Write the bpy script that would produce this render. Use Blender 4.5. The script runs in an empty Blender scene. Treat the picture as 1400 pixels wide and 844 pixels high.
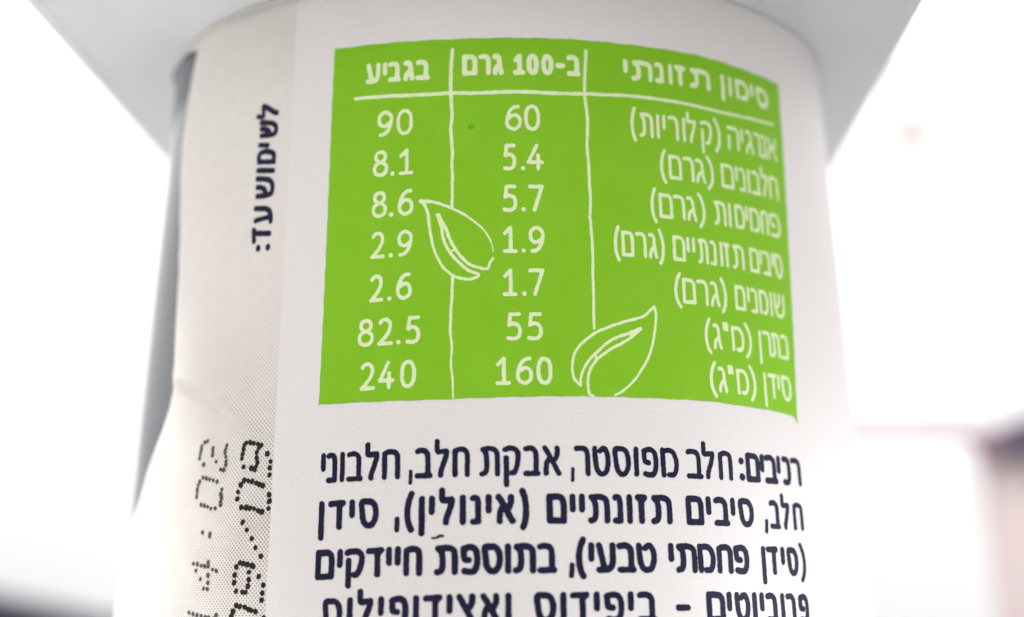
import bpy, math, random
import numpy as np

# ------------------------------------------------------------------ camera, world, lamps, exposure
MM = 0.001
EYE = 0.0408                       # eye height above the table top (m)
scene = bpy.context.scene
COL = scene.collection
random.seed(7)
rng = np.random.default_rng(7)

cam_data = bpy.data.cameras.new('camera')
cam = bpy.data.objects.new('camera', cam_data)
COL.objects.link(cam)
from mathutils import Matrix, Vector
rt = Vector((0.99992972, -0.00719435, -0.00942294))
up = Vector((0.00791433, -0.18669926, 0.98238523))
fw = Vector((0.00882688, 0.98239077, 0.1866292))
cam.matrix_world = Matrix(((rt.x, up.x, -fw.x, 0.0), (rt.y, up.y, -fw.y, -0.1618435),
                           (rt.z, up.z, -fw.z, EYE), (0, 0, 0, 1)))
cam_data.sensor_width = 36.0
cam_data.lens = 36.0 * 2349.265 / 1400.0
cam_data.clip_start = 0.005
cam_data.clip_end = 50.0
cam_data.dof.use_dof = True
cam_data.dof.focus_distance = 0.1325
cam_data.dof.aperture_fstop = 14.0
scene.camera = cam

world = bpy.data.worlds.new('World')
scene.world = world
world.use_nodes = True
bg = world.node_tree.nodes['Background']
bg.inputs['Color'].default_value = (1.0, 0.98, 0.965, 1)
bg.inputs['Strength'].default_value = 1.09

def lamp(name, loc, target, size, power, color, spread=180):
    d = bpy.data.lights.new(name, 'AREA')
    d.shape = 'RECTANGLE'; d.size = size[0]; d.size_y = size[1]
    d.energy = power; d.color = color; d.spread = math.radians(spread)
    o = bpy.data.objects.new(name, d)
    o.location = loc
    o.rotation_euler = (Vector(target) - Vector(loc)).to_track_quat('-Z', 'Y').to_euler()
    COL.objects.link(o)
    return o

lamp('wall_fill', (0.05, 0.22, 0.70), (0.05, 0.60, 0.12), (1.2, 0.25), 7.5, (1.0, 0.99, 0.99))  # added unseen light that blows the wall out to white
lamp('right_fill', (0.50, -0.22, 0.52), (0.0, 0.0, 0.04), (0.35, 0.35), 0.6, (0.88, 0.94, 1.0))  # soft light added from upper right to brighten that side; no window there
lamp('side_fill', (0.105, -0.035, 0.050), (0.033, -0.008, 0.004), (0.05, 0.04), 0.027, (0.94, 0.97, 1.0), 75)  # small added light just out of frame, lifts the label's lower right
lamp('bounce_fill', (-0.20, 0.03, 0.42), (-0.16, 0.03, 0.0), (0.12, 0.12), 0.85, (1.0, 0.985, 0.96), 50)  # added spot on the table, its bounce brightens the rim's left underside

vs = scene.view_settings
vs.view_transform = 'Standard'
vs.look = 'None'
vs.exposure = 0.0
vs.gamma = 1.0
scene.render.engine = 'CYCLES'
scene.cycles.use_denoising = True

# ------------------------------------------------------------------ helpers
def tag(o, label=None, cat=None, group=None, kind=None):
    if label: o['label'] = label
    if cat: o['category'] = cat
    if group: o['group'] = group
    if kind: o['kind'] = kind
    return o

def link(name, me, parent=None, mat=None):
    o = bpy.data.objects.new(name, me)
    COL.objects.link(o)
    if parent: o.parent = parent
    if mat: me.materials.append(mat)
    return o

def mesh_obj(name, verts, faces, mat, parent=None, smooth=False, uv=None):
    me = bpy.data.meshes.new(name)
    me.from_pydata([tuple(v) for v in verts], [], faces)
    if smooth:
        me.polygons.foreach_set('use_smooth', [True] * len(me.polygons))
    if uv is not None:
        lay = me.uv_layers.new(name='millimetres')
        li = np.zeros(len(me.loops), dtype=np.int32)
        me.loops.foreach_get('vertex_index', li)
        lay.data.foreach_set('uv', np.asarray(uv, dtype=np.float32)[li].ravel())
    me.update()
    return link(name, me, parent, mat)

def empty(name, loc=(0, 0, 0), rz=0.0):
    o = bpy.data.objects.new(name, None)
    o.location = loc; o.rotation_euler = (0, 0, rz)
    o.empty_display_size = 0.02
    COL.objects.link(o)
    return o

import bmesh
def box(name, lo, hi, mat, parent=None, bevel=0.004, seg=3, shear=None):
    bm = bmesh.new()
    bmesh.ops.create_cube(bm, size=1.0)
    lo = Vector(lo); hi = Vector(hi)
    for v in bm.verts:
        v.co = Vector([lo[i] + (v.co[i] + 0.5) * (hi[i] - lo[i]) for i in range(3)])
        if shear: v.co = shear(v.co)
    if bevel:
        bmesh.ops.bevel(bm, geom=list(bm.edges), offset=bevel, segments=seg, profile=0.5, affect='EDGES')
    me = bpy.data.meshes.new(name)
    bm.to_mesh(me); bm.free()
    for f in me.polygons: f.use_smooth = True
    try: me.set_sharp_from_angle(angle=math.radians(35))
    except Exception: pass
    return link(name, me, parent, mat)

# ---- node helper: tiny expression builder
class NT:
    def __init__(s, name):
        s.m = bpy.data.materials.new(name); s.m.use_nodes = True
        s.t = s.m.node_tree; s.b = s.t.nodes['Principled BSDF']
    def n(s, typ, **kw):
        nd = s.t.nodes.new(typ)
        for k, v in kw.items(): setattr(nd, k, v)
        return nd
    def put(s, sock, v):
        if isinstance(v, (int, float)): sock.default_value = v
        elif isinstance(v, tuple): sock.default_value = v if len(v) == 4 or sock.type == 'VECTOR' else (*v, 1)
        else: s.t.links.new(v, sock)
    def math(s, op, a, b=None, c=None):
        nd = s.n('ShaderNodeMath', operation=op)
        s.put(nd.inputs[0], a)
        if b is not None: s.put(nd.inputs[1], b)
        if c is not None: s.put(nd.inputs[2], c)
        return nd.outputs[0]
    def step(s, v, a, b, lo=0.0, hi=1.0):
        nd = s.n('ShaderNodeMapRange', interpolation_type='SMOOTHSTEP')
        s.put(nd.inputs[0], v)
        nd.inputs[1].default_value = a; nd.inputs[2].default_value = b
        nd.inputs[3].default_value = lo; nd.inputs[4].default_value = hi
        return nd.outputs[0]
    def mix(s, f, a, b):
        nd = s.n('ShaderNodeMix', data_type='RGBA')
        s.put(nd.inputs[0], f); s.put(nd.inputs[6], a); s.put(nd.inputs[7], b)
        return nd.outputs[2]
    def noise(s, scale, detail=3.0, rough=0.55, vec=None):
        nd = s.n('ShaderNodeTexNoise')
        nd.inputs['Scale'].default_value = scale
        nd.inputs['Detail'].default_value = detail
        nd.inputs['Roughness'].default_value = rough
        s.t.links.new(vec if vec is not None else s.obj(), nd.inputs['Vector'])
        return nd.outputs[0]
    def obj(s):
        return s.n('ShaderNodeTexCoord').outputs['Object']
    def bump(s, h, dist, strength=1.0):
        nd = s.n('ShaderNodeBump')
        nd.inputs['Strength'].default_value = strength
        nd.inputs['Distance'].default_value = dist
        s.put(nd.inputs['Height'], h)
        s.t.links.new(nd.outputs[0], s.b.inputs['Normal'])

def plain(name, color, rough=0.5, var=0.06, scale=30.0, spec=0.5, bump=None, metallic=0.0, coat=0.0):
    k = NT(name)
    v = k.noise(scale, 4.0)
    lo = tuple(c * (1 - var) for c in color); hi = tuple(min(1, c * (1 + var)) for c in color)
    k.put(k.b.inputs['Base Color'], k.mix(k.step(v, 0.3, 0.7), lo, hi))
    k.b.inputs['Roughness'].default_value = rough
    k.b.inputs['Specular IOR Level'].default_value = spec
    k.b.inputs['Metallic'].default_value = metallic
    k.b.inputs['Coat Weight'].default_value = coat
    if bump: k.bump(k.noise(bump[0], 3.0), bump[1], 1.0)
    return k.m

# ---- materials
M_wall = plain('painted_wall', (0.86, 0.86, 0.86), 0.8, 0.02, 6.0, bump=(400, 0.0003))
M_floor = plain('floor_tile', (0.45, 0.42, 0.39), 0.5, 0.08, 5.0)
M_table = plain('table_top', (0.30, 0.30, 0.30), 0.45, 0.05, 14.0, bump=(200, 0.0001))
M_tleg = plain('table_leg_paint', (0.7, 0.7, 0.7), 0.4)
M_plastic = plain('grey_plastic', (0.07, 0.08, 0.095), 0.2, 0.03, 60.0, bump=(300, 0.00003))
M_flange = plain('white_plastic', (0.70, 0.72, 0.75), 0.45, 0.025, 60.0, bump=(150, 0.00004))
M_foil = plain('lid_foil', (0.7, 0.7, 0.72), 0.3, 0.03, 60.0, metallic=0.8)
M_white_box = plain('white_card', (0.93, 0.93, 0.93), 0.6, 0.01, 20.0)
M_beige = plain('beige_fabric', (0.60, 0.50, 0.50), 0.8, 0.05, 50.0)
M_mauve = plain('mauve_wood', (0.08, 0.06, 0.10), 0.6, 0.06, 40.0)
M_rail = plain('pinkish_wood', (0.22, 0.12, 0.17), 0.6, 0.05, 40.0)
M_navy = plain('navy_fabric', (0.008, 0.010, 0.028), 0.7, 0.1, 50.0)
M_pink = plain('pink_knob', (0.45, 0.30, 0.30), 0.5, 0.05, 40.0)
M_cup_board = plain('lavender_board', (0.84, 0.83, 0.86), 0.6, 0.01, 10.0)

def uvxy(k):
    uv = k.n('ShaderNodeUVMap', uv_map='millimetres').outputs[0]
    sp = k.n('ShaderNodeSeparateXYZ'); k.t.links.new(uv, sp.inputs[0])
    return uv, sp.outputs[0], sp.outputs[1]

def make_paper():
    k = NT('label_paper')
    uv, x, y = uvxy(k)
    # the printed tint zone left of the seam line, with 45 degree halftone dots
    seam = k.math('ADD', k.math('MULTIPLY', y, 0.0022), -18.78)
    zone = k.step(k.math('SUBTRACT', x, seam), -0.03, 0.03, 1.0, 0.0)
    P = 0.262
    u = k.math('MULTIPLY', k.math('ADD', x, y), 0.7071 / P)
    v = k.math('MULTIPLY', k.math('SUBTRACT', x, y), 0.7071 / P)
    fu = k.math('SUBTRACT', k.math('FRACT', u), 0.5)
    fv = k.math('SUBTRACT', k.math('FRACT', v), 0.5)
    d = k.math('SQRT', k.math('ADD', k.math('MULTIPLY', fu, fu), k.math('MULTIPLY', fv, fv)))
    across = k.step(x, -38.0, -20.5, 0.35, 1.0)
    low = k.step(y, 38.0, 12.0)
    high = k.step(y, 40.0, 50.0)
    cloud = k.step(k.noise(0.16, 2.0, 0.5, uv), 0.3, 0.7, 0.75, 1.1)
    rad = k.math('MULTIPLY', k.math('MULTIPLY', across, cloud), k.math('ADD', k.math('MULTIPLY', low, 0.30), k.math('MULTIPLY', high, 0.22)))
    dot = k.math('MULTIPLY', k.math('MULTIPLY', k.step(k.math('SUBTRACT', d, rad), -0.05, 0.06, 1.0, 0.0), zone), k.step(rad, 0.0, 0.12))
    fib = k.noise(5.5, 5.0, 0.75, uv)
    mot = k.noise(0.8, 4.0, 0.6, uv)
    base = k.mix(k.step(fib, 0.35, 0.68), (0.745, 0.71, 0.70), (0.84, 0.805, 0.795))
    base = k.mix(k.step(mot, 0.3, 0.7, 0.0, 0.25), base, (0.79, 0.745, 0.735))
    tint = k.mix(k.step(mot, 0.35, 0.65), (0.74, 0.70, 0.655), (0.77, 0.73, 0.685))
    base = k.mix(k.math('MULTIPLY', zone, 0.8), base, tint)
    base = k.mix(k.math('MULTIPLY', dot, 0.80), base, (0.17, 0.13, 0.11))
    k.put(k.b.inputs['Base Color'], base)
    k.b.inputs['Roughness'].default_value = 0.5
    k.b.inputs['Specular IOR Level'].default_value = 0.35
    k.bump(fib, 0.000006, 1.0)
    return k.m

def make_ink(name, col, col2, rough=0.5, scale=3.0, alpha_holes=False):
    k = NT(name)
    uv, x, y = uvxy(k)
    a = k.noise(scale, 5.0, 0.65, uv)
    c = k.mix(k.step(a, 0.3, 0.7), col, col2)
    f = k.noise(5.5, 4.0, 0.75, uv)
    big = k.noise(0.09, 2.0, 0.5, uv)
    c = k.mix(k.step(big, 0.35, 0.7, 0.0, 0.10), c, tuple(min(1, q * 1.25 + 0.03) for q in col2))
    c = k.mix(k.step(f, 0.38, 0.66, 0.0, 0.28), c, tuple(min(1, q * 1.22 + 0.012) for q in col2))
    k.put(k.b.inputs['Base Color'], c)
    k.b.inputs['Roughness'].default_value = rough
    k.b.inputs['Specular IOR Level'].default_value = 0.14
    k.bump(f, 0.000005, 1.0)
    return k.m

M_paper = make_paper()
M_green = make_ink('green_ink', (0.212, 0.50, 0.010), (0.226, 0.52, 0.014), 0.42, 0.35)
M_spot = make_ink('green_spot', (0.13, 0.36, 0.02), (0.15, 0.38, 0.02))
M_pale = make_ink('pale_print', (0.69, 0.83, 0.44), (0.76, 0.86, 0.55), 0.5, 1.5)
M_navyink = make_ink('navy_ink', (0.004, 0.004, 0.022), (0.008, 0.009, 0.045), 0.5, 1.0)
M_black = make_ink('black_ink', (0.008, 0.006, 0.005), (0.018, 0.013, 0.011), 0.5, 3.0)
M_greyink = make_ink('grey_ink', (0.05, 0.046, 0.042), (0.09, 0.082, 0.075), 0.5, 3.0)

# ------------------------------------------------------------------ printed data, label coordinates in millimetres
LINES = [('i1',[-0.000346,0.006779,11.633385],2.33,[('י',-14.25,-13.73,0.415),('נ',-13.73,-12.71,0.415),('ו',-12.55,-12.1,0.415),('ב',-11.97,-10.57,0.415),('ל',-10.49,-9.2,0.415),('ח',-9.03,-7.57,0.415),(',',-6.95,-6.54,0.415),('ב',-6.42,-5.03,0.415),('ל',-4.95,-3.7,0.415),('ח',-3.5,-2.14,0.415),('ת',-1.43,0.16,0.415),('ק',0.32,1.75,0.415),('ב',1.91,3.27,0.415),('א',3.39,4.87,0.415),(',',5.54,5.92,0.415),('ר',5.86,7.15,0.415),('ט',7.32,8.79,0.415),('ס',8.97,10.45,0.415),('ו',10.67,11.12,0.415),('פ',11.34,12.77,0.415),('מ',12.95,14.56,0.415),('ב',15.23,16.79,0.415),('ל',16.64,18.0,0.415),('ח',18.31,19.74,0.415),(':',20.4,21.02,0.485),('ם',21.19,22.78,0.485),('י',22.82,23.31,0.485),('ב',23.31,24.94,0.485),('י',24.77,25.44,0.485),('כ',25.55,26.7,0.485),('ר',26.7,28.15,0.485)]),('i2',[-0.00042,0.008288,8.064928],2.27,[('ן',-14.29,-13.71,0.485),('ד',-13.44,-11.91,0.485),('י',-11.65,-11.15,0.485),('ס',-10.83,-9.2,0.485),(',',-8.01,-7.49,0.485),('(',-7.19,-6.38,0.485),('ן',-6.08,-5.58,0.485),('י',-5.3,-4.8,0.485),('ל',-4.58,-3.23,0.485),('ו',-2.93,-2.44,0.485),('נ',-2.16,-1.24,0.485),('י',-0.97,-0.49,0.485),('א',-0.22,1.29,0.485),(')',1.59,2.33,0.485),('ם',3.64,5.2,0.485),('י',5.41,5.9,0.485),('י',6.14,6.64,0.485),('ת',6.81,8.6,0.485),('נ',8.79,9.7,0.485),('ו',9.92,10.45,0.485),('ז',10.65,11.66,0.485),('ת',11.92,13.77,0.485),('ם',14.99,16.62,0.485),('י',16.81,17.38,0.485),('ב',17.58,19.15,0.485),('י',19.23,19.76,0.485),('ס',20.06,21.72,0.485),(',',22.82,23.34,0.415),('ב',23.51,24.81,0.415),('ל',24.9,26.09,0.415),('ח',26.49,27.89,0.415)]),('i3',[-0.000458,0.01036,4.4082],2.27,[('ם',-14.37,-12.74,0.485),('י',-12.55,-12.03,0.485),('ק',-11.93,-10.25,0.485),('ד',-10.2,-8.69,0.485),('י',-8.58,-8.08,0.485),('י',-7.88,-7.41,0.485),('ח',-7.22,-5.74,0.485),('ת',-4.86,-3.04,0.485),('פ',-2.89,-1.36,0.485),('ס',-1.26,0.32,0.485),('ו',0.44,0.94,0.485),('ת',1.03,2.78,0.485),('ב',2.86,4.38,0.485),(',',5.17,5.74,0.485),('(',5.79,6.61,0.485),('י',6.73,7.25,0.485),('ע',7.34,8.91,0.485),('ב',8.98,10.55,0.485),('ט',10.55,12.26,0.485),('י',13.18,13.76,0.485),('ת',13.83,15.75,0.485),('מ',15.79,17.48,0.485),('ח',17.6,19.17,0.485),('פ',19.26,20.85,0.485),('ן',22.1,22.82,0.485),('ד',22.79,24.2,0.485),('י',24.49,25.0,0.485),('ס',25.26,26.72,0.485),(')',26.89,27.74,0.415)]),('i4',[-0.000478,0.011007,0.756444],2.3,[('ס',-13.6,-11.93,0.485),('ו',-11.61,-11.09,0.485),('ל',-10.84,-9.44,0.485),('י',-9.13,-8.63,0.485),('פ',-8.28,-6.74,0.485),('ו',-6.44,-5.93,0.485),('ד',-5.69,-4.19,0.485),('י',-3.91,-3.43,0.485),('צ',-3.18,-1.67,0.485),('א',-1.4,0.12,0.485),('ו',0.43,0.94,0.485),('ס',2.59,4.24,0.485),('ו',4.51,5.01,0.485),('ד',5.25,6.76,0.485),('י',7.04,7.56,0.485),('פ',7.84,9.44,0.485),('י',9.69,10.22,0.485),('ב',10.46,12.07,0.485),('-',13.62,14.91,0.485),('ם',16.35,18.1,0.485),('י',18.24,18.81,0.485),('ט',19.05,20.64,0.485),('ו',20.85,21.38,0.485),('י',21.65,22.17,0.485),('ב',22.33,23.76,0.485),('ו',24.0,24.57,0.485),('ר',24.68,25.91,0.485),('פ',26.25,27.66,0.485)]),('d0',[9e-05,0.006506,38.851132],2.2,[('9',-10.11,-8.7,0.31),('0',-8.4,-6.98,0.31),('6',0.8,2.22,0.31),('0',2.41,3.75,0.31)]),('h0',[9e-05,0.006506,38.851132],2.1,[('(',11.71,12.29,0.31),('ת',12.53,13.88,0.31),('ו',14.15,14.52,0.31),('י',14.76,15.13,0.31),('ר',15.31,16.4,0.31),('ו',16.73,17.16,0.31),('ל',17.16,18.3,0.31),('ק',18.65,20.0,0.31),(')',20.21,20.97,0.31),('ה',21.76,23.27,0.31),('י',23.38,23.87,0.31),('ג',24.01,25.24,0.31),('ר',25.22,26.21,0.31),('נ',26.21,27.04,0.31),('א',27.13,28.72,0.31)]),('d1',[-0.000261,0.007698,35.597163],2.2,[('8',-10.43,-9.06,0.31),('.',-8.93,-8.45,0.31),('1',-8.2,-6.87,0.31),('5',0.55,1.71,0.31),('.',2.02,2.47,0.31),('4',2.55,4.0,0.31)]),('h1',[-0.000261,0.007698,35.597163],2.1,[('(',14.32,14.98,0.31),('ם',15.15,16.48,0.31),('ר',16.59,17.76,0.31),('ג',17.84,19.02,0.31),(')',19.06,19.89,0.31),('ם',20.72,22.25,0.31),('י',22.38,22.78,0.31),('נ',22.86,23.77,0.31),('ו',23.91,24.37,0.31),('ב',24.49,25.75,0.31),('ל',25.75,26.84,0.31),('ח',27.0,28.4,0.31)]),('d2',[-0.000166,0.008253,32.236069],2.2,[('8',-10.43,-9.08,0.31),('.',-8.95,-8.48,0.31),('6',-8.17,-6.82,0.31),('5',0.49,1.75,0.31),('.',2.03,2.47,0.31),('7',2.64,3.95,0.31)]),('h2',[-0.000166,0.008253,32.236069],2.1,[('(',13.2,13.83,0.31),('ם',13.99,15.34,0.31),('ר',15.37,16.57,0.31),('ג',16.65,17.77,0.31),(')',17.88,18.67,0.31),('ת',19.56,20.98,0.31),('ו',21.18,21.64,0.31),('מ',21.98,23.26,0.31),('י',23.29,23.72,0.31),('מ',23.86,25.23,0.31),('ח',25.37,26.47,0.31),('פ',26.61,28.25,0.31)]),('d3',[-0.000306,0.004685,28.918244],2.2,[('2',-10.43,-9.16,0.31),('.',-8.91,-8.45,0.31),('9',-8.14,-6.83,0.31),('1',0.46,1.71,0.31),('.',1.98,2.42,0.31),('9',2.62,3.95,0.31)]),('h3',[-0.000306,0.004685,28.918244],2.1,[('(',9.73,10.33,0.31),('ם',10.4,11.54,0.31),('ר',11.64,12.67,0.31),('ג',12.79,13.7,0.31),(')',13.73,14.35,0.31),('ם',15.1,16.34,0.31),('י',16.44,16.8,0.31),('י',16.97,17.37,0.31),('ת',17.57,18.69,0.31),('נ',18.84,19.6,0.31),('ו',19.9,20.29,0.31),('ז',20.34,21.08,0.31),('ת',21.34,22.77,0.31),('ם',23.43,24.68,0.31),('י',24.73,25.11,0.31),('ב',25.17,26.29,0.31),('י',26.37,26.78,0.31),('ס',26.82,28.04,0.31)]),('d4',[-0.000409,0.007024,25.491532],2.2,[('2',-10.43,-9.21,0.31),('.',-8.94,-8.49,0.31),('6',-8.18,-6.85,0.31),('1',0.43,1.66,0.31),('.',1.98,2.42,0.31),('7',2.56,3.87,0.31)]),('h4',[-0.000409,0.007024,25.491532],2.1,[('(',15.02,15.78,0.31),('ם',15.81,17.13,0.31),('ר',17.23,18.4,0.31),('ג',18.55,19.65,0.31),(')',19.69,20.39,0.31),('ם',21.29,22.55,0.31),('י',22.68,23.15,0.31),('נ',23.2,24.09,0.31),('מ',24.22,25.47,0.31),('ו',25.61,26.11,0.31),('ש',26.24,27.81,0.31)]),('d5',[-0.000407,0.008428,22.019064],2.2,[('8',-11.35,-9.95,0.31),('2',-9.66,-8.34,0.31),('.',-8.11,-7.68,0.31),('5',-7.37,-6.11,0.31),('5',0.68,1.97,0.31),('5',2.33,3.64,0.31)]),('h5',[-0.000407,0.008428,22.019064],2.1,[('(',17.76,18.47,0.31),('ג',18.56,19.57,0.31),('"',19.64,20.37,0.31),('מ',20.59,22.05,0.31),(')',22.09,22.95,0.31),('ן',23.65,24.3,0.31),('ר',24.3,25.39,0.31),('ת',25.42,26.61,0.31),('נ',26.73,27.9,0.31)]),('d6',[-0.000327,0.005885,18.565308],2.2,[('2',-11.06,-9.76,0.31),('4',-9.52,-8.17,0.31),('0',-7.71,-6.43,0.31),('1',-0.2,1.07,0.31),('6',1.44,2.8,0.31),('0',3.07,4.32,0.31)]),('h6',[-0.000327,0.005885,18.565308],2.1,[('(',17.99,18.75,0.31),('ג',18.81,19.85,0.31),('"',19.89,20.6,0.31),('מ',20.84,22.24,0.31),(')',22.29,23.1,0.31),('ן',23.88,24.54,0.31),('ד',24.58,25.71,0.31),('י',25.77,26.24,0.31),('ס',26.4,27.78,0.31)]),('t0',[-0.013318,43.225597],1.75,[('ע',-11.29,-9.94,0.43),('י',-9.75,-9.32,0.43),('ב',-9.25,-8.09,0.43),('ג',-7.93,-6.85,0.43),('ב',-6.82,-5.55,0.43)]),('t1',[0.009246,43.531662],1.8,[('ם',-2.81,-1.49,0.43),('ר',-1.42,-0.34,0.43),('ג',-0.24,0.76,0.43),('1',1.51,2.57,0.43),('0',2.69,3.74,0.43),('0',3.95,5.01,0.43),('-',5.17,6.04,0.43),('ב',6.15,7.38,0.43)]),('t2',[-0.002803,0.10742,42.75591],1.8,[('י',11.2,11.74,0.43),('ת',12.01,14.06,0.43),('נ',14.27,15.24,0.43),('ו',15.6,16.13,0.43),('ז',16.27,17.47,0.43),('ת',17.86,20.17,0.43),('ן',21.25,22.07,0.43),('ו',22.27,22.91,0.43),('מ',23.26,25.09,0.43),('י',25.17,25.86,0.43),('ס',26.13,27.99,0.43)])]
ROTATED = [('ל',-20.06,41.55,-0.11,1.5,-2.21,0.39,0.47),('ש',-20.04,39.99,-0.12,1.61,-2.24,0.38,0.47),('י',-20.15,39.17,-0.04,0.51,-2.25,0.37,0.47),('מ',-20.13,37.75,-0.1,1.38,-2.28,0.37,0.47),('ו',-20.16,37.0,-0.04,0.53,-2.28,0.36,0.47),('ש',-20.08,34.84,-0.14,1.96,-2.25,0.34,0.47),('ע',-20.14,32.75,-0.11,1.54,-2.24,0.32,0.47),('ד',-20.18,31.07,-0.1,1.42,-2.28,0.31,0.47),(':',-20.17,30.32,-0.07,0.94,-2.14,0.28,0.47)]
STROKES = [([(-3.63,45.76),(-3.71,44.65),(-3.76,43.7),(-3.75,42.09),(-3.69,41.24),(-3.65,40.11),(-3.74,38.99),(-3.7,38.43),(-3.6,37.31),(-3.63,36.2),(-3.59,35.09),(-3.61,32.71)],0.318,0.251),([(-3.53,27.12),(-3.58,25.78),(-3.67,24.18),(-3.7,22.77),(-3.57,21.53),(-3.65,20.31),(-3.52,19.26),(-3.46,17.66)],0.268,0.151),([(7.9,45.8),(7.82,44.8),(7.72,43.65),(7.67,42.12),(7.81,40.43),(7.8,39.11),(7.71,37.79),(7.8,36.31),(7.8,34.82),(7.85,33.35),(7.75,31.8)],0.301,0.251),([(7.8,31.76),(7.87,30.23),(7.9,28.87),(7.85,27.31),(7.85,25.76),(7.81,24.41),(7.8,23.07)],0.252,0.234),([(-12.23,42.27),(-9.77,42.21),(-7.35,42.11),(-5.39,42.08),(-3.56,42.1),(-1.55,42.04),(0.35,42.1),(1.88,42.14),(3.79,42.1),(5.73,42.08)],0.301,0.318),([(5.99,42.09),(7.77,42.17),(9.79,42.23),(11.87,42.33),(15.15,42.34),(17.96,42.28),(21.27,42.17),(24.75,42.28),(28.49,42.44)],0.301,0.234),([(-6.24,33.32),(-5.52,33.24),(-4.71,33.05),(-3.65,32.62),(-2.8,32.2),(-2.1,31.74),(-1.41,31.19),(-0.92,30.69),(-0.63,30.25),(-0.38,29.71),(-0.26,29.03)],0.289,0.099),([(-0.26,28.53),(-0.54,28.16),(-0.64,27.78),(-0.84,27.68),(-1.42,27.79),(-2.11,28.04),(-2.6,28.44),(-3.09,28.99),(-3.49,29.58),(-3.84,30.27),(-4.14,31.07),(-4.5,31.67),(-4.8,32.12)],0.198,0.307),([(-4.75,31.97),(-4.49,31.18),(-4.34,30.29),(-4.08,29.6),(-3.58,28.81),(-2.99,28.21),(-2.3,27.61),(-1.72,27.36),(-1.42,27.26),(-1.62,27.02),(-2.21,26.88),(-2.99,27.0),(-3.63,27.26)],0.271,0.235),([(-3.63,27.26),(-4.27,27.86),(-4.77,28.65),(-5.13,29.54),(-5.34,30.43),(-5.5,31.41),(-5.61,32.3),(-5.93,33.01),(-6.24,33.32)],0.216,0.289),([(-4.75,32.07),(-4.45,31.47)],0.397,0.271),([(-3.68,29.08),(-3.39,29.38)],0.144,0.144),([(9.37,17.92),(10.1,18.32),(10.96,19.06),(11.74,20.04),(12.32,20.93),(12.76,22.0),(13.04,23.18),(13.22,24.35),(13.09,25.07)],0.198,0.234),([(13.09,25.07),(12.4,24.45),(11.85,24.12),(10.66,23.78),(9.61,23.44),(8.67,23.07),(7.85,22.71),(6.92,22.01),(6.31,21.38),(5.99,20.62),(5.92,19.77),(6.05,19.11),(6.54,18.6)],0.234,0.216),([(6.54,18.6),(6.59,19.22),(6.85,19.88),(7.32,20.6),(7.89,21.14),(8.62,21.78),(9.25,22.23),(9.98,22.54),(10.93,22.87)],0.216,0.234),([(10.93,22.83),(11.8,23.25)],0.379,0.234),([(11.8,23.21),(10.92,22.49),(10.06,21.97),(9.22,21.56),(8.49,21.06),(7.87,20.57),(7.4,19.89),(7.18,19.23),(7.15,18.47),(7.23,17.96),(7.52,17.78)],0.252,0.234),([(7.81,21.13),(7.92,20.66)],0.144,0.144)]
SMEAR = [(-5.0,7.12),(-4.67,7.15),(-4.45,7.27),(-4.17,7.26)]
PANEL_TOP = [(-14.42,46.8),(-9.91,46.73),(-3.86,46.66),(6.57,46.73),(12.07,46.72),(19.09,46.77),(24.66,46.57),(30.12,46.46)]
PANEL_BOTTOM = [(-14.62,17.57),(-11.77,17.58),(-8.09,17.55),(-4.58,17.55),(5.72,17.75),(17.77,17.8),(22.56,17.61),(24.52,17.55),(26.46,17.46),(28.35,17.2)]
PANEL_LEFT = [(-14.42,46.8),(-14.5,40.84),(-14.48,32.47),(-14.54,24.75),(-14.62,17.57)]
PANEL_RIGHT = [(30.12,46.46),(29.91,40.83),(29.6,34.29),(28.98,25.98),(28.35,17.2)]
DOTS_PALE = [(-26.55,15.6),(-26.93,15.49),(-27.31,15.25),(-27.35,14.93),(-27.43,14.61),(-27.43,14.25),(-26.77,13.68),(-25.79,14.94),(-25.76,14.67),(-25.73,14.39),(-25.19,13.81),(-24.5,13.13),(-24.15,13.06),(-24.06,15.04),(-24.17,14.73),(-24.21,14.46),(-24.04,14.13),(-23.98,13.77),(-23.98,13.45),(-24.08,13.1),(-26.68,12.65),(-26.2,12.52),(-25.74,12.45),(-25.28,12.33),(-24.77,12.2),(-27.12,12.36),(-27.32,12.06),(-27.44,11.7),(-27.4,11.38),(-27.45,11.11),(-24.14,11.54),(-24.24,11.14),(-24.14,10.87),(-24.22,10.56),(-24.2,10.29),(-26.74,10.48),(-26.26,10.37),(-25.8,10.25),(-25.34,10.09),(-24.83,10.06),(-26.32,8.24),(-25.34,8.06),(-25.35,7.88),(-27.36,5.83),(-26.8,5.75),(-26.25,5.64),(-25.8,5.56),(-25.36,5.85),(-25.33,5.52),(-24.77,5.28),(-24.31,5.14),(-26.93,5.26),(-26.28,4.58),(-25.78,3.82),(-25.31,3.77),(-25.33,4.82),(-25.29,4.25),(-27.51,1.97),(-26.95,1.87),(-26.41,1.78),(-25.88,1.68),(-25.37,1.61),(-24.07,1.72),(-24.94,1.54),(-24.38,1.46)]
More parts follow.
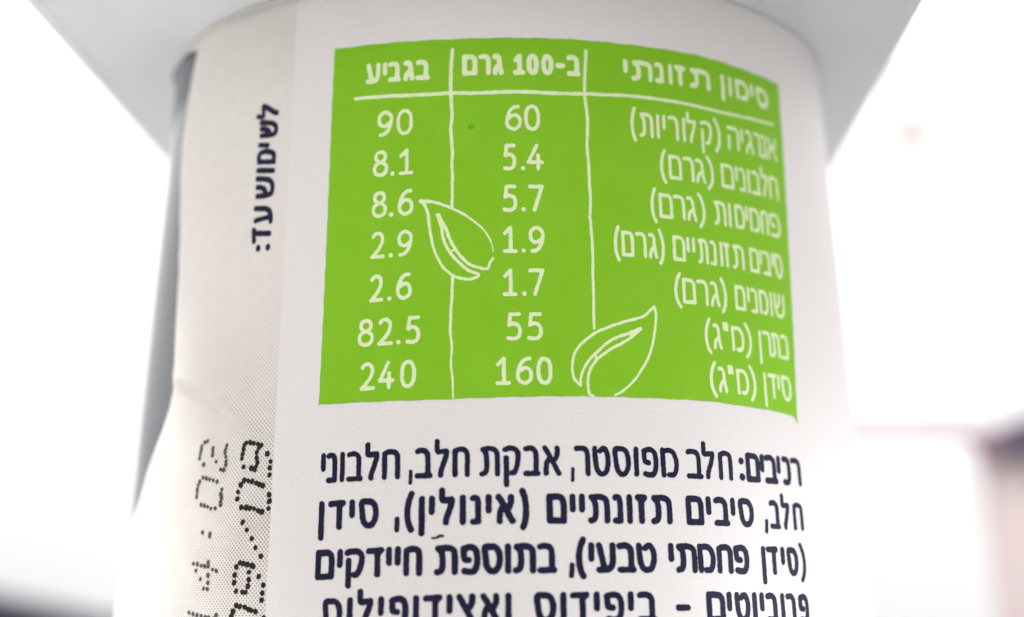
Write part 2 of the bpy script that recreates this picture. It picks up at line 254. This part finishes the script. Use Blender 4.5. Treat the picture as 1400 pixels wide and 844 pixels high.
DOTS_DARK = [(-21.74,15.09),(-21.3,15.06),(-20.86,14.98),(-20.43,14.86),(-20.06,14.75),(-21.98,14.88),(-22.02,14.57),(-22.12,14.22),(-22.15,13.87),(-21.9,13.18),(-20.34,14.55),(-20.54,14.25),(-20.53,13.81),(-20.44,13.45),(-20.54,13.14),(-20.71,12.93),(-21.08,13.04),(-19.42,14.06),(-19.03,13.4),(-19.08,12.92),(-19.08,12.4),(-21.75,12.11),(-21.31,12.04),(-20.88,11.97),(-20.44,11.81),(-20.08,11.7),(-19.72,11.6),(-22.1,11.75),(-22.31,11.21),(-22.33,10.68),(-19.03,10.82),(-18.98,10.34),(-19.02,9.77),(-21.83,9.99),(-21.33,9.97),(-20.9,9.9),(-20.47,9.8),(-20.05,9.65),(-19.69,9.54),(-21.58,8.86),(-21.61,8.8),(-21.1,8.21),(-20.56,7.51),(-20.1,6.82),(-19.54,6.14),(-21.66,5.69),(-21.29,5.63),(-20.87,5.55),(-20.44,5.46),(-20.26,5.39),(-22.01,5.37),(-22.18,4.77),(-22.18,4.19),(-21.92,3.54),(-20.67,4.95),(-20.62,4.39),(-20.7,3.87),(-20.88,3.41),(-21.24,3.46),(-19.63,4.6),(-19.13,3.92),(-19.17,3.34),(-19.22,2.8),(-21.83,2.44),(-21.4,2.36),(-20.91,2.29),(-20.49,2.12),(-20.19,2.03),(-19.76,1.94),(-22.16,1.97),(-22.31,1.59),(-18.91,1.46)]
LABEL_EDGE = [(-33.01,52.65),(-34.74,49.04),(-35.42,46.09),(-35.56,42.48),(-34.87,37.01),(-34.32,30.39),(-33.88,26.66),(-32.91,22.55),(-32.85,20.61),(-33.61,18.89),(-34.76,17.15),(-36.1,15.73),(-37.66,14.31),(-40.16,12.0),(-42.22,10.56)]
SPOT = (-2.1,39.22)


# ------------------------------------------------------------------ the cup's surface
R0, TAPER, SCALE = 34.0, -0.0527264, 34.0
BASE_Z = -40.8
def sm(t, a, b):
    t = np.clip((t - a) / (b - a), 0, 1)
    return t * t * (3 - 2 * t)

EDGE = np.array([(-46.0, 60.0), (-46.0, 52.3), (-33.6, 51.3)] + LABEL_EDGE[1:] + [(-45.2, 8.0), (-48.5, 4.5), (-52.0, 0.0), (-55.0, -8.0), (-57.0, -20.0), (-58.0, -42.0)])
def left_edge(z):
    return np.interp(-np.asarray(z, float), -EDGE[:, 1], EDGE[:, 0])

CREASE = np.array([(-36.0, 22.2), (-31.0, 21.0), (-28.0, 20.1), (-24.1, 18.2), (-21.2, 16.1), (-18.0, 13.7)])
def relief(s, z):
    """how far the loose left part of the paper stands off, in mm"""
    s = np.asarray(s, float); z = np.asarray(z, float)
    cz = np.interp(s, CREASE[:, 0], CREASE[:, 1])
    d = (z - cz)
    fade = sm(s, -18.2, -26.0)
    h = 0.65 * sm(d, -1.3, 0.5) * np.exp(-np.maximum(d - 0.3, 0) / 3.5) * fade
    h = h * sm(s, -34.5, -29.5)
    h += 0.18 * sm(d, -3.0, -7.0) * sm(d, -16.0, -7.0) * fade
    h += 0.85 * sm(s, -37.0, -47.0) * sm(z, 16.0, 2.0)
    h += 0.10 * np.sin(z * 0.33 + 1.0) * sm(s, -24.0, -32.0)
    h += 0.03 * np.sin(s * 0.31 + z * 0.17) * np.sin(z * 0.23 - s * 0.11)
    return h

def surf(s, z, off=0.0):
    s = np.asarray(s, float); z = np.asarray(z, float)
    r = R0 * (1 + TAPER * z / SCALE) + relief(s, z) + off
    a = s / R0
    return np.stack([r * np.sin(a) * MM, -r * np.cos(a) * MM, z * MM + EYE], -1)

cup = empty('yogurt_cup', (0, 0, 0))
tag(cup, 'plastic yogurt cup wrapped in a cream paper label with a bright green nutrition table', 'yogurt cup')

# ---- body: moulded plastic shell of revolution
def body_r(s, z):
    a = np.degrees(s / R0)
    r = R0 * (1 + TAPER * z / SCALE) - 0.50
    side = sm(-a, 60.0, 76.0) * sm(-a, 125.0, 100.0)
    g = np.interp(z, [-40, 0, 17, 30, 42, 60], [0.75, 0.75, 0.55, 0.30, 0.0, 0.0])
    return r + side * g
zz = np.concatenate([[BASE_Z + 0.0, BASE_Z + 0.25, BASE_Z + 0.8, BASE_Z + 1.6], np.linspace(BASE_Z + 2.5, 49.5, 60), [50.4, 51.1, 51.7, 52.15, 52.45]])
NS = 240
ss = np.linspace(-math.pi * R0, math.pi * R0, NS, endpoint=False)
V = []; F = []
for i, z in enumerate(zz):
    rr = body_r(ss, np.full(NS, z))
    if i < 3: rr = rr - (1.2, 0.45, 0.1)[i]
    if z > 51.6: rr = rr + 0.35 * ((z - 51.6) / 0.85) ** 2
    a = ss / R0
    V += list(np.stack([rr * np.sin(a) * MM, -rr * np.cos(a) * MM, np.full(NS, z * MM + EYE)], -1))
for i in range(len(zz) - 1):
    for j in range(NS):
        j2 = (j + 1) % NS
        F.append((i * NS + j, i * NS + j2, (i + 1) * NS + j2, (i + 1) * NS + j))
F.append(tuple(reversed(range(NS))))
mesh_obj('cup_body', V, F, M_plastic, cup, True)

# ---- flange: rounded square plate round the mouth, with foil lid on top
def rounded_square(hx, y0, y1, rad, n=10, rot=math.radians(-2.6), cx=-0.3):
    pts = []
    for (x, y, a0) in ((hx - rad, y1 - rad, 0), (-hx + rad, y1 - rad, 90), (-hx + rad, y0 + rad, 180), (hx - rad, y0 + rad, 270)):
        for i in range(n + 1):
            t = math.radians(a0 + 90 * i / n)
            px, py = x + rad * math.cos(t), y + rad * math.sin(t)
            pts.append((cx + px * math.cos(rot) - py * math.sin(rot), px * math.sin(rot) + py * math.cos(rot)))
    return pts
def plate(name, hx, y0, y1, rad, prof, mat, parent, hole=None):
    """prof: list of (inset, z) rings from the underside centre outwards and over the top"""
    V = []; F = []
    n = None
    for inset, z in prof:
        P = rounded_square(hx - inset, y0 + inset, y1 - inset, max(rad - inset, 0.5))
        n = len(P)
        V += [(x * MM, y * MM, z * MM + EYE) for x, y in P]
    for i in range(len(prof) - 1):
        for j in range(n):
            F.append((i * n + j, i * n + (j + 1) % n, (i + 1) * n + (j + 1) % n, (i + 1) * n + j))
    F.append(tuple(reversed(range(n)))); F.append(tuple(range((len(prof) - 1) * n, len(prof) * n)))
    o = mesh_obj(name, V, F, mat, parent, True)
    try: o.data.set_sharp_from_angle(angle=math.radians(40))
    except Exception: pass
    return o
HX = 37.7
plate('rim_flange', HX, -39.5, 43.5, 4.0, [(2.2, 52.45), (1.5, 52.45), (1.3, 52.38), (0.9, 52.33), (0.35, 52.36), (0.08, 52.5), (0.0, 52.8), (0.0, 53.2), (0.1, 53.5), (0.4, 53.6)], M_flange, cup)
plate('foil_lid', HX, -39.6, 43.6, 4.0, [(0.4, 53.63), (0.1, 53.63), (0.1, 53.72), (0.2, 53.72)], M_foil, cup)

# ---- paper label: two-sided sheet with a free left edge
def label_mesh():
    zl = np.concatenate([np.concatenate([np.arange(-39.0, 10.0, 0.6), np.arange(10.0, 24.0, 0.2), np.arange(24.0, 51.9, 0.6), [52.2, 52.42]])])
    nu = 420
    t = np.linspace(0, 1, nu)
    V = []; UV = []; F = []
    for side, off in ((0, 0.0), (1, -0.16)):
        for z in zl:
            le = float(left_edge(z)) + 0.03 * math.sin(z * 1.7) 
            s = le + (104.0 - le) * (t ** 1.15)
            V += list(surf(s, np.full(nu, z), off)); UV += [(a, z) for a in s]
    nz = len(zl); K = nz * nu
    for i in range(nz - 1):
        for j in range(nu - 1):
            a = i * nu + j
            F.append((a, a + 1, a + nu + 1, a + nu))
            F.append((K + a, K + a + nu, K + a + nu + 1, K + a + 1))
        a = i * nu
        F.append((a, a + nu, K + a + nu, K + a))
        a = i * nu + nu - 1
        F.append((a, K + a, K + a + nu, a + nu))
    for j in range(nu - 1):
        F.append((j, K + j, K + j + 1, j + 1))
        a = (nz - 1) * nu + j
        F.append((a, a + 1, K + a + 1, K + a))
    return mesh_obj('paper_label', V, F, M_paper, cup, True, UV)
label = label_mesh()

# ------------------------------------------------------------------ lettering: stroke alphabet -> inked outlines on the paper
G = {
 'י': [('l', [(.5, 1), (.5, .46)])],
 'ו': [('l', [(.5, 1), (.5, 0)])],
 'ן': [('l', [(.5, 1), (.5, -.42)])],
 'נ': [('s', [(0, .97), (.35, 1), (.75, .93), (.9, .72), (.9, .4), (.9, 0)]), ('l', [(.9, 0), (0, .0)])],
 'ב': [('s', [(0, .97), (.3, 1), (.6, .97), (.8, .84), (.84, .6), (.84, .3), (.84, 0)]), ('l', [(0, 0), (1, 0)])],
 'כ': [('s', [(0, 1), (.5, 1), (.9, .88), (1, .5), (.9, .12), (.5, 0), (0, 0)])],
 'ר': [('s', [(0, .98), (.35, 1), (.7, .98), (.94, .86), (1, .6), (1, .3), (1, 0)])],
 'ד': [('l', [(0, .98), (1, 1)]), ('l', [(1, 1), (.72, .88)]), ('l', [(.7, .98), (.7, 0)])],
 'ז': [('l', [(0, 1), (1, .98)]), ('l', [(.5, .98), (.52, 0)]), ('l', [(.1, .97), (.45, .86)]), ('l', [(.95, .96), (.55, .86)])],
 'ח': [('l', [(0, 0), (0, .93)]), ('s', [(0, .9), (.2, .98), (.5, 1), (.8, .96), (.97, .84), (1, .6), (1, .3), (1, 0)])],
 'ה': [('s', [(0, .98), (.5, 1), (.85, .95), (1, .75), (1, .4), (1, 0)]), ('l', [(.05, .58), (.05, 0)])],
 'ת': [('s', [(.06, .97), (.5, 1), (.82, .95), (.97, .82), (1, .6), (1, .3), (1, 0)]), ('s', [(.06, .97), (.24, .83), (.3, .6), (.3, .25), (.22, .07), (0, .0)])],
 'ק': [('s', [(0, .95), (.3, 1), (.7, .98), (.95, .85), (1, .65), (.92, .35), (.72, .06), (.5, .03)]), ('l', [(.1, .62), (.1, -.42)])],
 'ל': [('s', [(.07, 1.33), (.07, 1.15), (.08, .98), (.18, .92), (.5, .93), (.93, .95)]), ('s', [(.95, .93), (.88, .72), (.62, .38), (.45, .15), (.42, 0)])],
 'מ': [('l', [(0, 1), (.04, 0)]), ('s', [(0, .96), (.4, 1), (.75, .93), (.95, .7), (1, .45), (.93, .18), (.75, .02), (.42, .01)])],
 'ם': [('s', [(0, 1), (.4, 1), (.75, .98), (.94, .87), (1, .65), (1, .3), (1, 0)]), ('l', [(1, 0), (0, 0)]), ('l', [(0, 0), (0, 1)])],
 'ס': [('s', [(0, .96), (.35, 1), (.7, .97), (.93, .78), (1, .5), (.93, .22), (.72, .03), (.5, -.01), (.28, .04), (.1, .25), (.03, .55), (0, .96)])],
 'ע': [('l', [(.03, 1), (.36, .08)]), ('s', [(1, 1), (1, .6), (.98, .3), (.82, .08), (.5, .0), (0, 0)])],
 'פ': [('s', [(.0, .93), (.4, 1), (.75, .96), (.95, .78), (1, .5), (.94, .2), (.75, .02), (.4, -.01), (.08, .03)]), ('s', [(.02, .95), (.04, .62), (.12, .5), (.4, .47)])],
 'צ': [('l', [(0, 1), (.95, .02)]), ('s', [(.93, 1), (.92, .8), (.8, .62), (.55, .47)]), ('l', [(.95, .0), (0, 0)])],
 'א': [('s', [(0, 1), (.25, .78), (.6, .42), (1, 0)]), ('s', [(.9, 1), (.9, .8), (.78, .6), (.6, .48)]), ('s', [(.32, .6), (.14, .42), (.08, .2), (.06, 0)])],
 'ט': [('s', [(0, 1), (.03, .6), (.1, .25), (.3, .03), (.55, -.01), (.82, .08), (.98, .4), (.97, .72), (.82, .95), (.62, 1), (.4, .9)])],
 'ש': [('s', [(0, 1), (.05, .4), (.2, .08), (.5, 0), (.82, .08), (.97, .35), (1, 1)]), ('s', [(.5, 1), (.48, .7), (.35, .5), (.1, .4)])],
 'ג': [('s', [(.05, .98), (.4, 1), (.65, .88), (.72, .6), (.8, .3), (.98, 0)]), ('s', [(.72, .46), (.4, .38), (.15, .2), (.08, 0)])],
 '(': [('s', [(1, 1.24), (.4, .98), (.05, .65), (0, .42), (.15, .12), (.5, -.1), (.95, -.26)])],
 ')': [('s', [(0, 1.24), (.6, .98), (.95, .65), (1, .42), (.85, .12), (.5, -.1), (.05, -.26)])],
 ',': [('s', [(.85, .2), (.8, .08), (.2, -.24)])],
 '-': [('l', [(0, .46), (1, .46)])],
 '.': [('l', [(.45, .02), (.55, .02)])],
 ':': [('l', [(.35, .74), (.45, .74)]), ('l', [(.55, .06), (.65, .06)])],
 '"': [('l', [(.08, 1.12), (.14, .86)]), ('l', [(.8, 1.12), (.86, .86)])],
 '0': [('s', [(.5, 1), (.8, .93), (.98, .72), (1, .5), (.98, .28), (.8, .07), (.5, 0), (.2, .07), (.02, .28), (0, .5), (.02, .72), (.2, .93), (.5, 1)])],
 '1': [('l', [(.08, .76), (.58, 1)]), ('l', [(.58, 1), (.58, 0)]), ('l', [(.05, .0), (1, .0)])],
 '2': [('s', [(.06, .86), (.25, .97), (.55, 1), (.85, .88), (.9, .68), (.75, .45), (.4, .2), (0, 0)]), ('l', [(0, 0), (1, 0)])],
 '4': [('l', [(.62, 1), (0, .28)]), ('l', [(0, .28), (1, .28)]), ('l', [(.72, .58), (.72, 0)])],
 '5': [('l', [(.95, 1), (.24, 1)]), ('l', [(.24, 1), (.12, .55)]), ('s', [(.12, .56), (.5, .62), (.88, .52), (1, .3), (.88, .08), (.5, -.01), (.05, .02)])],
 '6': [('s', [(.88, .99), (.55, .96), (.2, .75), (.02, .4), (.08, .14), (.5, 0), (.9, .12), (1, .32), (.88, .54), (.5, .61), (.12, .48)])],
 '7': [('l', [(0, 1), (1, 1)]), ('l', [(1, 1), (.35, 0)])],
 '8': [('s', [(.5, .55), (.82, .66), (.9, .8), (.8, .95), (.5, 1), (.2, .95), (.1, .8), (.18, .66), (.5, .55)]), ('s', [(.5, .55), (.9, .44), (1, .27), (.88, .08), (.5, 0), (.12, .08), (0, .27), (.1, .44), (.5, .55)])],
 '9': [('s', [(.12, .01), (.45, .04), (.8, .25), (.98, .6), (.92, .86), (.5, 1), (.1, .88), (0, .68), (.12, .46), (.5, .39), (.88, .52)])],
}

def curve(pts, sub=6, closed=False):
    P = np.array(pts, float)
    if len(P) < 3: return P
    closed = np.allclose(P[0], P[-1])
    if closed: Q = np.vstack([P[-2], P, P[1]])
    else: Q = np.vstack([2 * P[0] - P[1], P, 2 * P[-1] - P[-2]])
    out = []
    for i in range(1, len(Q) - 2):
        for t in np.linspace(0, 1, sub, endpoint=False):
            a, b, c, d = Q[i - 1], Q[i], Q[i + 1], Q[i + 2]
            out.append(0.5 * ((2 * b) + (c - a) * t + (2 * a - 5 * b + 4 * c - d) * t * t + (3 * b - a - 3 * c + d) * t ** 3))
    out.append(P[-1])
    return np.array(out)

class Ink:
    """distance field of inked strokes on a fine grid, cut into faces along its zero line"""
    def __init__(s, x0, x1, y0, y1, cell=0.06):
        s.c = cell; s.x0 = x0; s.y0 = y0
        s.nx = int((x1 - x0) / cell) + 2; s.ny = int((y1 - y0) / cell) + 2
        s.D = np.full((s.ny, s.nx), 9.0)
    def seg(s, a, b, ra, rb):
        m = max(ra, rb) + 3 * s.c
        i0 = max(0, int((min(a[0], b[0]) - m - s.x0) / s.c)); i1 = min(s.nx, int((max(a[0], b[0]) + m - s.x0) / s.c) + 2)
        j0 = max(0, int((min(a[1], b[1]) - m - s.y0) / s.c)); j1 = min(s.ny, int((max(a[1], b[1]) + m - s.y0) / s.c) + 2)
        if i1 <= i0 or j1 <= j0: return
        X = s.x0 + np.arange(i0, i1) * s.c; Y = (s.y0 + np.arange(j0, j1) * s.c)[:, None]
        dx, dy = b[0] - a[0], b[1] - a[1]; L = dx * dx + dy * dy + 1e-12
        t = np.clip(((X - a[0]) * dx + (Y - a[1]) * dy) / L, 0, 1)
        d = np.hypot(X - a[0] - t * dx, Y - a[1] - t * dy) - (ra + (rb - ra) * t)
        s.D[j0:j1, i0:i1] = np.minimum(s.D[j0:j1, i0:i1], d)
    def line(s, P, wa, wb=None, wob=0.0):
        wb = wa if wb is None else wb
        n = len(P) - 1
        ph = random.uniform(0, 6)
        W = [0.5 * (wa + (wb - wa) * i / max(n, 1)) * (1 + wob * (math.sin(i * 1.3 + ph) * 0.6 + random.uniform(-.5, .5))) for i in range(n + 1)]
        for i in range(n): s.seg(P[i], P[i + 1], W[i], W[i + 1])
    def mesh(s, name, off, mat, parent, wob=0.018):
        X, Y = np.meshgrid(s.x0 + np.arange(s.nx) * s.c, s.y0 + np.arange(s.ny) * s.c)
        D = s.D + wob * np.sin(X * 7.3 + 1.7 * np.sin(Y * 5.1)) * np.sin(Y * 8.9 + 1.3 * np.sin(X * 4.7)) + rng.normal(0, wob * 0.22, s.D.shape)
        ins = D < 0
        ny, nx = D.shape; N = nx * ny
        gid = np.arange(N).reshape(ny, nx)
        case = ins[:-1, :-1] * 1 + ins[:-1, 1:] * 2 + ins[1:, 1:] * 4 + ins[1:, :-1] * 8
        faces = []
        cj, ci = np.nonzero(case)
        cs = case[cj, ci]
        g = gid[cj, ci]
        corner = [g, g + 1, g + nx + 1, g + nx]
        edge = [N + g, 2 * N + g + 1, N + g + nx, 2 * N + g]       # bottom, right, top, left
        for c in range(1, 16):
            sel = cs == c
            if not sel.any(): continue
            cols = []
            for q in range(4):
                a = bool(c >> q & 1); b = bool(c >> ((q + 1) % 4) & 1)
                if a: cols.append(corner[q][sel])
                if a != b: cols.append(edge[q][sel])
            faces += np.stack(cols, 1).tolist()
        used = np.unique(np.concatenate([np.asarray(f) for f in faces]))
        typ = used // N; k = used % N; j, i = k // nx, k % nx
        x = s.x0 + i * s.c; y = s.y0 + j * s.c
        h = typ == 1; v = typ == 2
        d0 = D[j, i]; 
        dh = D[j, np.minimum(i + 1, nx - 1)]; dv = D[np.minimum(j + 1, ny - 1), i]
        x = np.where(h, x + s.c * d0 / np.where(h, d0 - dh, 1), x)
        y = np.where(v, y + s.c * d0 / np.where(v, d0 - dv, 1), y)
        lut = {int(u): n for n, u in enumerate(used)}
        faces = [[lut[q] for q in f] for f in faces]
        return mesh_obj(name, surf(x, y, off), faces, mat, parent, True, np.stack([x, y], 1))

def glyph(ink, ch, ox, oy, ax, ay, ux, uy, w):
    """origin, vector along the baseline (ink width) and vector up (ink height), stroke width w"""
    la = math.hypot(ax, ay) or 1e-6; lu = math.hypot(ux, uy)
    ww = w
    if la < w * 1.05 and ch not in 'יון':
        ww = la * 0.9
    ex, ey = ax / la, ay / la; fx, fy = ux / lu, uy / lu
    iw = max(la - ww, 0.0); ih = lu - ww
    for kind, pts in G[ch]:
        if kind == 's': P = curve(pts)
        else:
            P = np.array(pts, float)
        q = []
        for gx, gy in P:
            if iw == 0: px = la / 2
            else: px = ww / 2 + gx * iw
            py = ww / 2 + gy * ih
            q.append((ox + ex * px + fx * py, oy + ey * px + fy * py))
        e = 1.18 if ch in ('.', ':') else (0.82 if ch == ',' else 1.0)
        k = random.uniform(0.96, 1.05) * e
        ink.line(q, ww * k)

def text_line(name, lab, parts, mat, off, k=1.0):
    xs = [g[1] for _, _, gl in parts for g in gl] + [g[2] for _, _, gl in parts for g in gl]
    yb = [float(np.polyval(pb, x)) for pb, h, gl in parts for x in xs]
    hh = max(h for _, h, _ in parts)
    ink = Ink(min(xs) - .4, max(xs) + .4, min(yb) - hh * .6, max(yb) + hh * 1.6)
    for pb, h, gl in parts:
        for ch, a, b, w in gl:
            if b < a: a, b = b, a
            za, zb = float(np.polyval(pb, a)), float(np.polyval(pb, b))
            glyph(ink, ch, a, za, b - a, zb - za, 0.0, h, w * k)
    o = ink.mesh(name, off, mat, label)
    o['label'] = lab
    return o

LN = {n: (pb, h, gl) for n, pb, h, gl in LINES}

# ---- green panel: strip between its slightly bowed printed borders
def panel():
    T = np.array(PANEL_TOP); B = np.array(PANEL_BOTTOM); Lf = np.array(PANEL_LEFT); Rg = np.array(PANEL_RIGHT)
    nu, nv = 400, 90
    V = []; UV = []; F = []
    for j in range(nv + 1):
        v = j / nv
        for i in range(nu + 1):
            u = i / nu
            zt = np.interp(T[0, 0] + (T[-1, 0] - T[0, 0]) * u, T[:, 0], T[:, 1])
            zb = np.interp(B[0, 0] + (B[-1, 0] - B[0, 0]) * u, B[:, 0], B[:, 1])
            if u > 0.985: zb -= 0.5 * ((u - 0.985) / 0.015) ** 2
            z = zb + (zt - zb) * v
            sl = np.interp(-z, -Lf[:, 1], Lf[:, 0]); sr = np.interp(-z, -Rg[:, 1], Rg[:, 0])
            s = sl + (sr - sl) * u
            if j in (0, nv): z += 0.02 * math.sin(s * 2.1) + 0.012 * math.sin(s * 5.7 + 1) + random.uniform(-.006, .006)
            if i in (0, nu): s += 0.02 * math.sin(z * 3.1) + random.uniform(-.01, .01)
            V.append((s, z)); UV.append((s, z))
    for j in range(nv):
        for i in range(nu):
            a = j * (nu + 1) + i
            F.append((a, a + 1, a + nu + 2, a + nu + 1))
    V = np.array(V)
    o = mesh_obj('nutrition_panel', surf(V[:, 0], V[:, 1], 0.02), F, M_green, label, True, UV)
    o['label'] = 'bright green printed panel behind the nutrition table'
panel()

WHITE = 0.036
rowlab = ['calories row with 90 and 60', 'protein row with 8.1 and 5.4', 'carbohydrate row with 8.6 and 5.7', 'dietary fibre row with 2.9 and 1.9',
          'fat row with 2.6 and 1.7', 'sodium row with 82.5 and 55', 'calcium row with 240 and 160']
text_line('table_heading', 'bold pale Hebrew headings across the top of the green panel', [LN['t0'], LN['t1'], LN['t2']], M_pale, WHITE)
for i in range(7):
    text_line('table_row', 'pale printed ' + rowlab[i], [LN['d%d' % i], LN['h%d' % i]], M_pale, WHITE)
inglab = ['ingredients line directly under the green panel', 'second ingredients line with a bracketed word',
          'third ingredients line with brackets at its right end', 'lowest ingredients line cut off by the picture edge']
for i in range(4):
    text_line('ingredients_line', 'dark navy Hebrew ' + inglab[i], [LN['i%d' % (i + 1)]], M_navyink, 0.024)

# rotated lettering beside the seam
ink = Ink(-23.5, -18.9, 25, 45)
for ch, s0, z0, ax, az, ux, uz, w in ROTATED: glyph(ink, ch, s0, z0, ax, az, ux, uz, w)
o = ink.mesh('side_text', 0.024, M_navyink, label); o['label'] = 'dark Hebrew words running sideways up the left strip'

# ruled lines and leaf outlines: everything joined on one grid, so crossings stay clean
ink = Ink(-15, 32, 15, 50)
for P, wa, wb in STROKES:
    ink.line(curve(P, 5), wa, wb, 0.09)
o = ink.mesh('ruled_lines_and_leaves', WHITE - 0.006, M_pale, label, 0.02)
o['label'] = 'hand drawn pale table rules and two leaf outlines on the green panel'
ink = Ink(-9, -4, 4.5, 9); ink.line(curve(SMEAR, 5), 0.16, 0.22, 0.3)
o = ink.mesh('ink_smear', 0.024, M_navyink, label); o['label'] = 'short dark dash smeared between two ingredients lines'
ink = Ink(SPOT[0] - 1, SPOT[0] + 1, SPOT[1] - 1, SPOT[1] + 1)
ink.line([SPOT, (SPOT[0] + .12, SPOT[1] + .05)], 0.42); o = ink.mesh('ink_spot', 0.028, M_spot, label); o['label'] = 'small darker green spot left of the number 60'

def dots(P, name, mat, r, lab):
    P = np.array(P)
    ink = Ink(P[:, 0].min() - 1, P[:, 0].max() + 1, P[:, 1].min() - 1, P[:, 1].max() + 1, 0.045)
    for x, y in P:
        q = r * random.uniform(0.86, 1.12)
        ink.seg((x - .03, y + random.uniform(-.03, .03)), (x + .03, y), q, q * random.uniform(.85, 1.1))
    o = ink.mesh(name, 0.024, mat, label); o['label'] = lab
dots(DOTS_DARK, 'date_stamp', M_black, 0.215, 'black dot matrix date 09/09 printed sideways next to the seam')
dots(DOTS_PALE, 'time_stamp', M_greyink, 0.18, 'grey dot matrix time 14:02 printed sideways near the left edge')

# ------------------------------------------------------------------ table, wall and the blurred things behind
tag(box('floor', (-2.5, -2.5, -0.80), (2.5, 2.5, -0.75), M_floor, None, 0), kind='structure')
tag(box('wall', (-2.5, 0.56, -0.75), (2.5, 0.66, 1.8), M_wall, None, 0), kind='structure')
t = empty('table', (0, 0, -0.75))
tag(t, 'pale table top that the yogurt cup stands on', 'table')
def rel(o, t):
    o.parent = t; o.matrix_parent_inverse = Matrix.Translation(-t.location); return o
rel(box('table_top', (-0.5, -0.30, -0.03), (0.5, 0.37, 0.0), M_table, None, 0.003), t)
for x in (-0.46, 0.46):
    for y in (-0.26, 0.33):
        rel(box('leg', (x - .02, y - .02, -0.75), (x + .02, y + .02, -0.0305), M_tleg, None, 0.002), t)

# white carton on the table, seen blurred right of the cup
def lean(v):
    return Vector((v.x - (0.0045 * (v.z / 0.09) if v.x > 0.05 else 0), v.y, v.z))
c = empty('white_carton', (0.07, 0.30, 0))
tag(c, 'white carton on the table behind the cup, blurred at lower right', 'carton')
rel(box('carton_body', (0.0, 0.27, 0.0005), (0.1265, 0.335, 0.0874), M_white_box, None, 0.005, 4, lean), c)
rel(box('carton_tuck_flap', (0.012, 0.2685, 0.060), (0.070, 0.2698, 0.0815), M_white_box, None, 0.0004, 2), c)

# mauve chair behind it
ch = empty('mauve_chair', (0.22, 0.47, -0.75))
tag(ch, 'blurred chair with dark mauve top rail and beige back at the right edge', 'chair')
def railz(x):
    return 0.1058 + 0.0066 * float(sm(x, 0.160, 0.186))
def rail(name, xa, xb, grow, mat):
    V = []; F = []; n = 30
    for i in range(n + 1):
        x = xa + (xb - xa) * i / n
        zt = railz(x) + grow; th = 0.0085 + 0.0060 * float(sm(x, 0.158, 0.184)) + 2 * grow
        y0, y1 = 0.402 - grow, 0.418 + grow
        for y, z in ((y0, zt - th), (y0, zt - .0012), (y0 + .002, zt), (y1 - .002, zt), (y1, zt - .0012), (y1, zt - th)):
            V.append((x, y, z))
    for i in range(n):
        for k in range(6):
            a = i * 6 + k; b = i * 6 + (k + 1) % 6
            F.append((a, b, b + 6, a + 6))
    F.append(tuple(reversed(range(6)))); F.append(tuple(range(n * 6, n * 6 + 6)))
    return rel(mesh_obj(name, V, F, mat), ch)
rail('top_rail', 0.112, 0.432, 0.0, M_rail)
rail('rail_cover', 0.1665, 0.431, 0.0009, M_mauve)
rel(box('backrest', (0.1615, 0.405, -0.20), (0.42, 0.415, 0.0978), M_beige, None, 0.003), ch)
rel(box('seat', (0.15, 0.425, -0.32), (0.43, 0.55, -0.28), M_beige, None, 0.006), ch)
for x in (0.17, 0.41):
    rel(box('leg', (x - .012, 0.403, -0.75), (x + .012, 0.4165, -0.2005), M_mauve, None, 0.002), ch)
    rel(box('leg', (x - .012, 0.52, -0.75), (x + .012, 0.54, -0.3205), M_mauve, None, 0.002), ch)

# navy chair back at the lower left
nv = empty('navy_chair', (-0.25, 0.47, -0.75))
tag(nv, 'dark navy chair back, only a blurred corner at the lower left', 'chair')
def slope(v):
    return Vector((v.x, v.y, v.z - (v.x + 0.160) * 0.21 if v.z > 0 else v.z))
rel(box('backrest', (-0.42, 0.395, -0.25), (-0.105, 0.412, 0.0550), M_navy, None, 0.005, 3, slope), nv)
rel(box('seat', (-0.42, 0.42, -0.32), (-0.11, 0.55, -0.28), M_navy, None, 0.006), nv)
for x in (-0.40, -0.13):
    rel(box('leg', (x - .012, 0.397, -0.75), (x + .012, 0.410, -0.2505), M_navy, None, 0.002), nv)
    rel(box('leg', (x - .012, 0.52, -0.75), (x + .012, 0.54, -0.3205), M_navy, None, 0.002), nv)

# board on the wall, two hooks
tag(box('wall_board', (0.145, 0.5555, 0.2795), (0.62, 0.5595, 0.62), M_cup_board, None, 0.002), 'pale lavender board on the wall, blurred across the top right corner', 'wall board')

def knob(name, x, z, r, lab, yw=0.5595):
    prof = [(0.35, 0.0), (0.35, 0.35), (0.75, 0.5), (1.0, 0.85), (1.0, 1.1), (0.75, 1.35), (0.3, 1.45)]
    V = []; F = []; n = 24
    for a, b in prof:
        for i in range(n):
            t = 2 * math.pi * i / n
            V.append((x + r * a * math.cos(t), yw - r * b, z + r * a * math.sin(t)))
    for k in range(len(prof) - 1):
        for i in range(n):
            F.append((k * n + i, (k + 1) * n + i, (k + 1) * n + (i + 1) % n, k * n + (i + 1) % n))
    F.append(tuple(range(n))); F.append(tuple(reversed(range((len(prof) - 1) * n, len(prof) * n))))
    o = mesh_obj(name, V, F, M_pink, None, True)
    tag(o, lab, 'wall hook', 'hooks on the wall')
    return o
knob('wall_hook', 0.1810, 0.2575, 0.0065, 'round pinkish wall hook below the board, the larger of the two')
knob('wall_hook', 0.1895, 0.1265, 0.0014, 'tiny pinkish wall hook low on the wall, the smaller of the two')
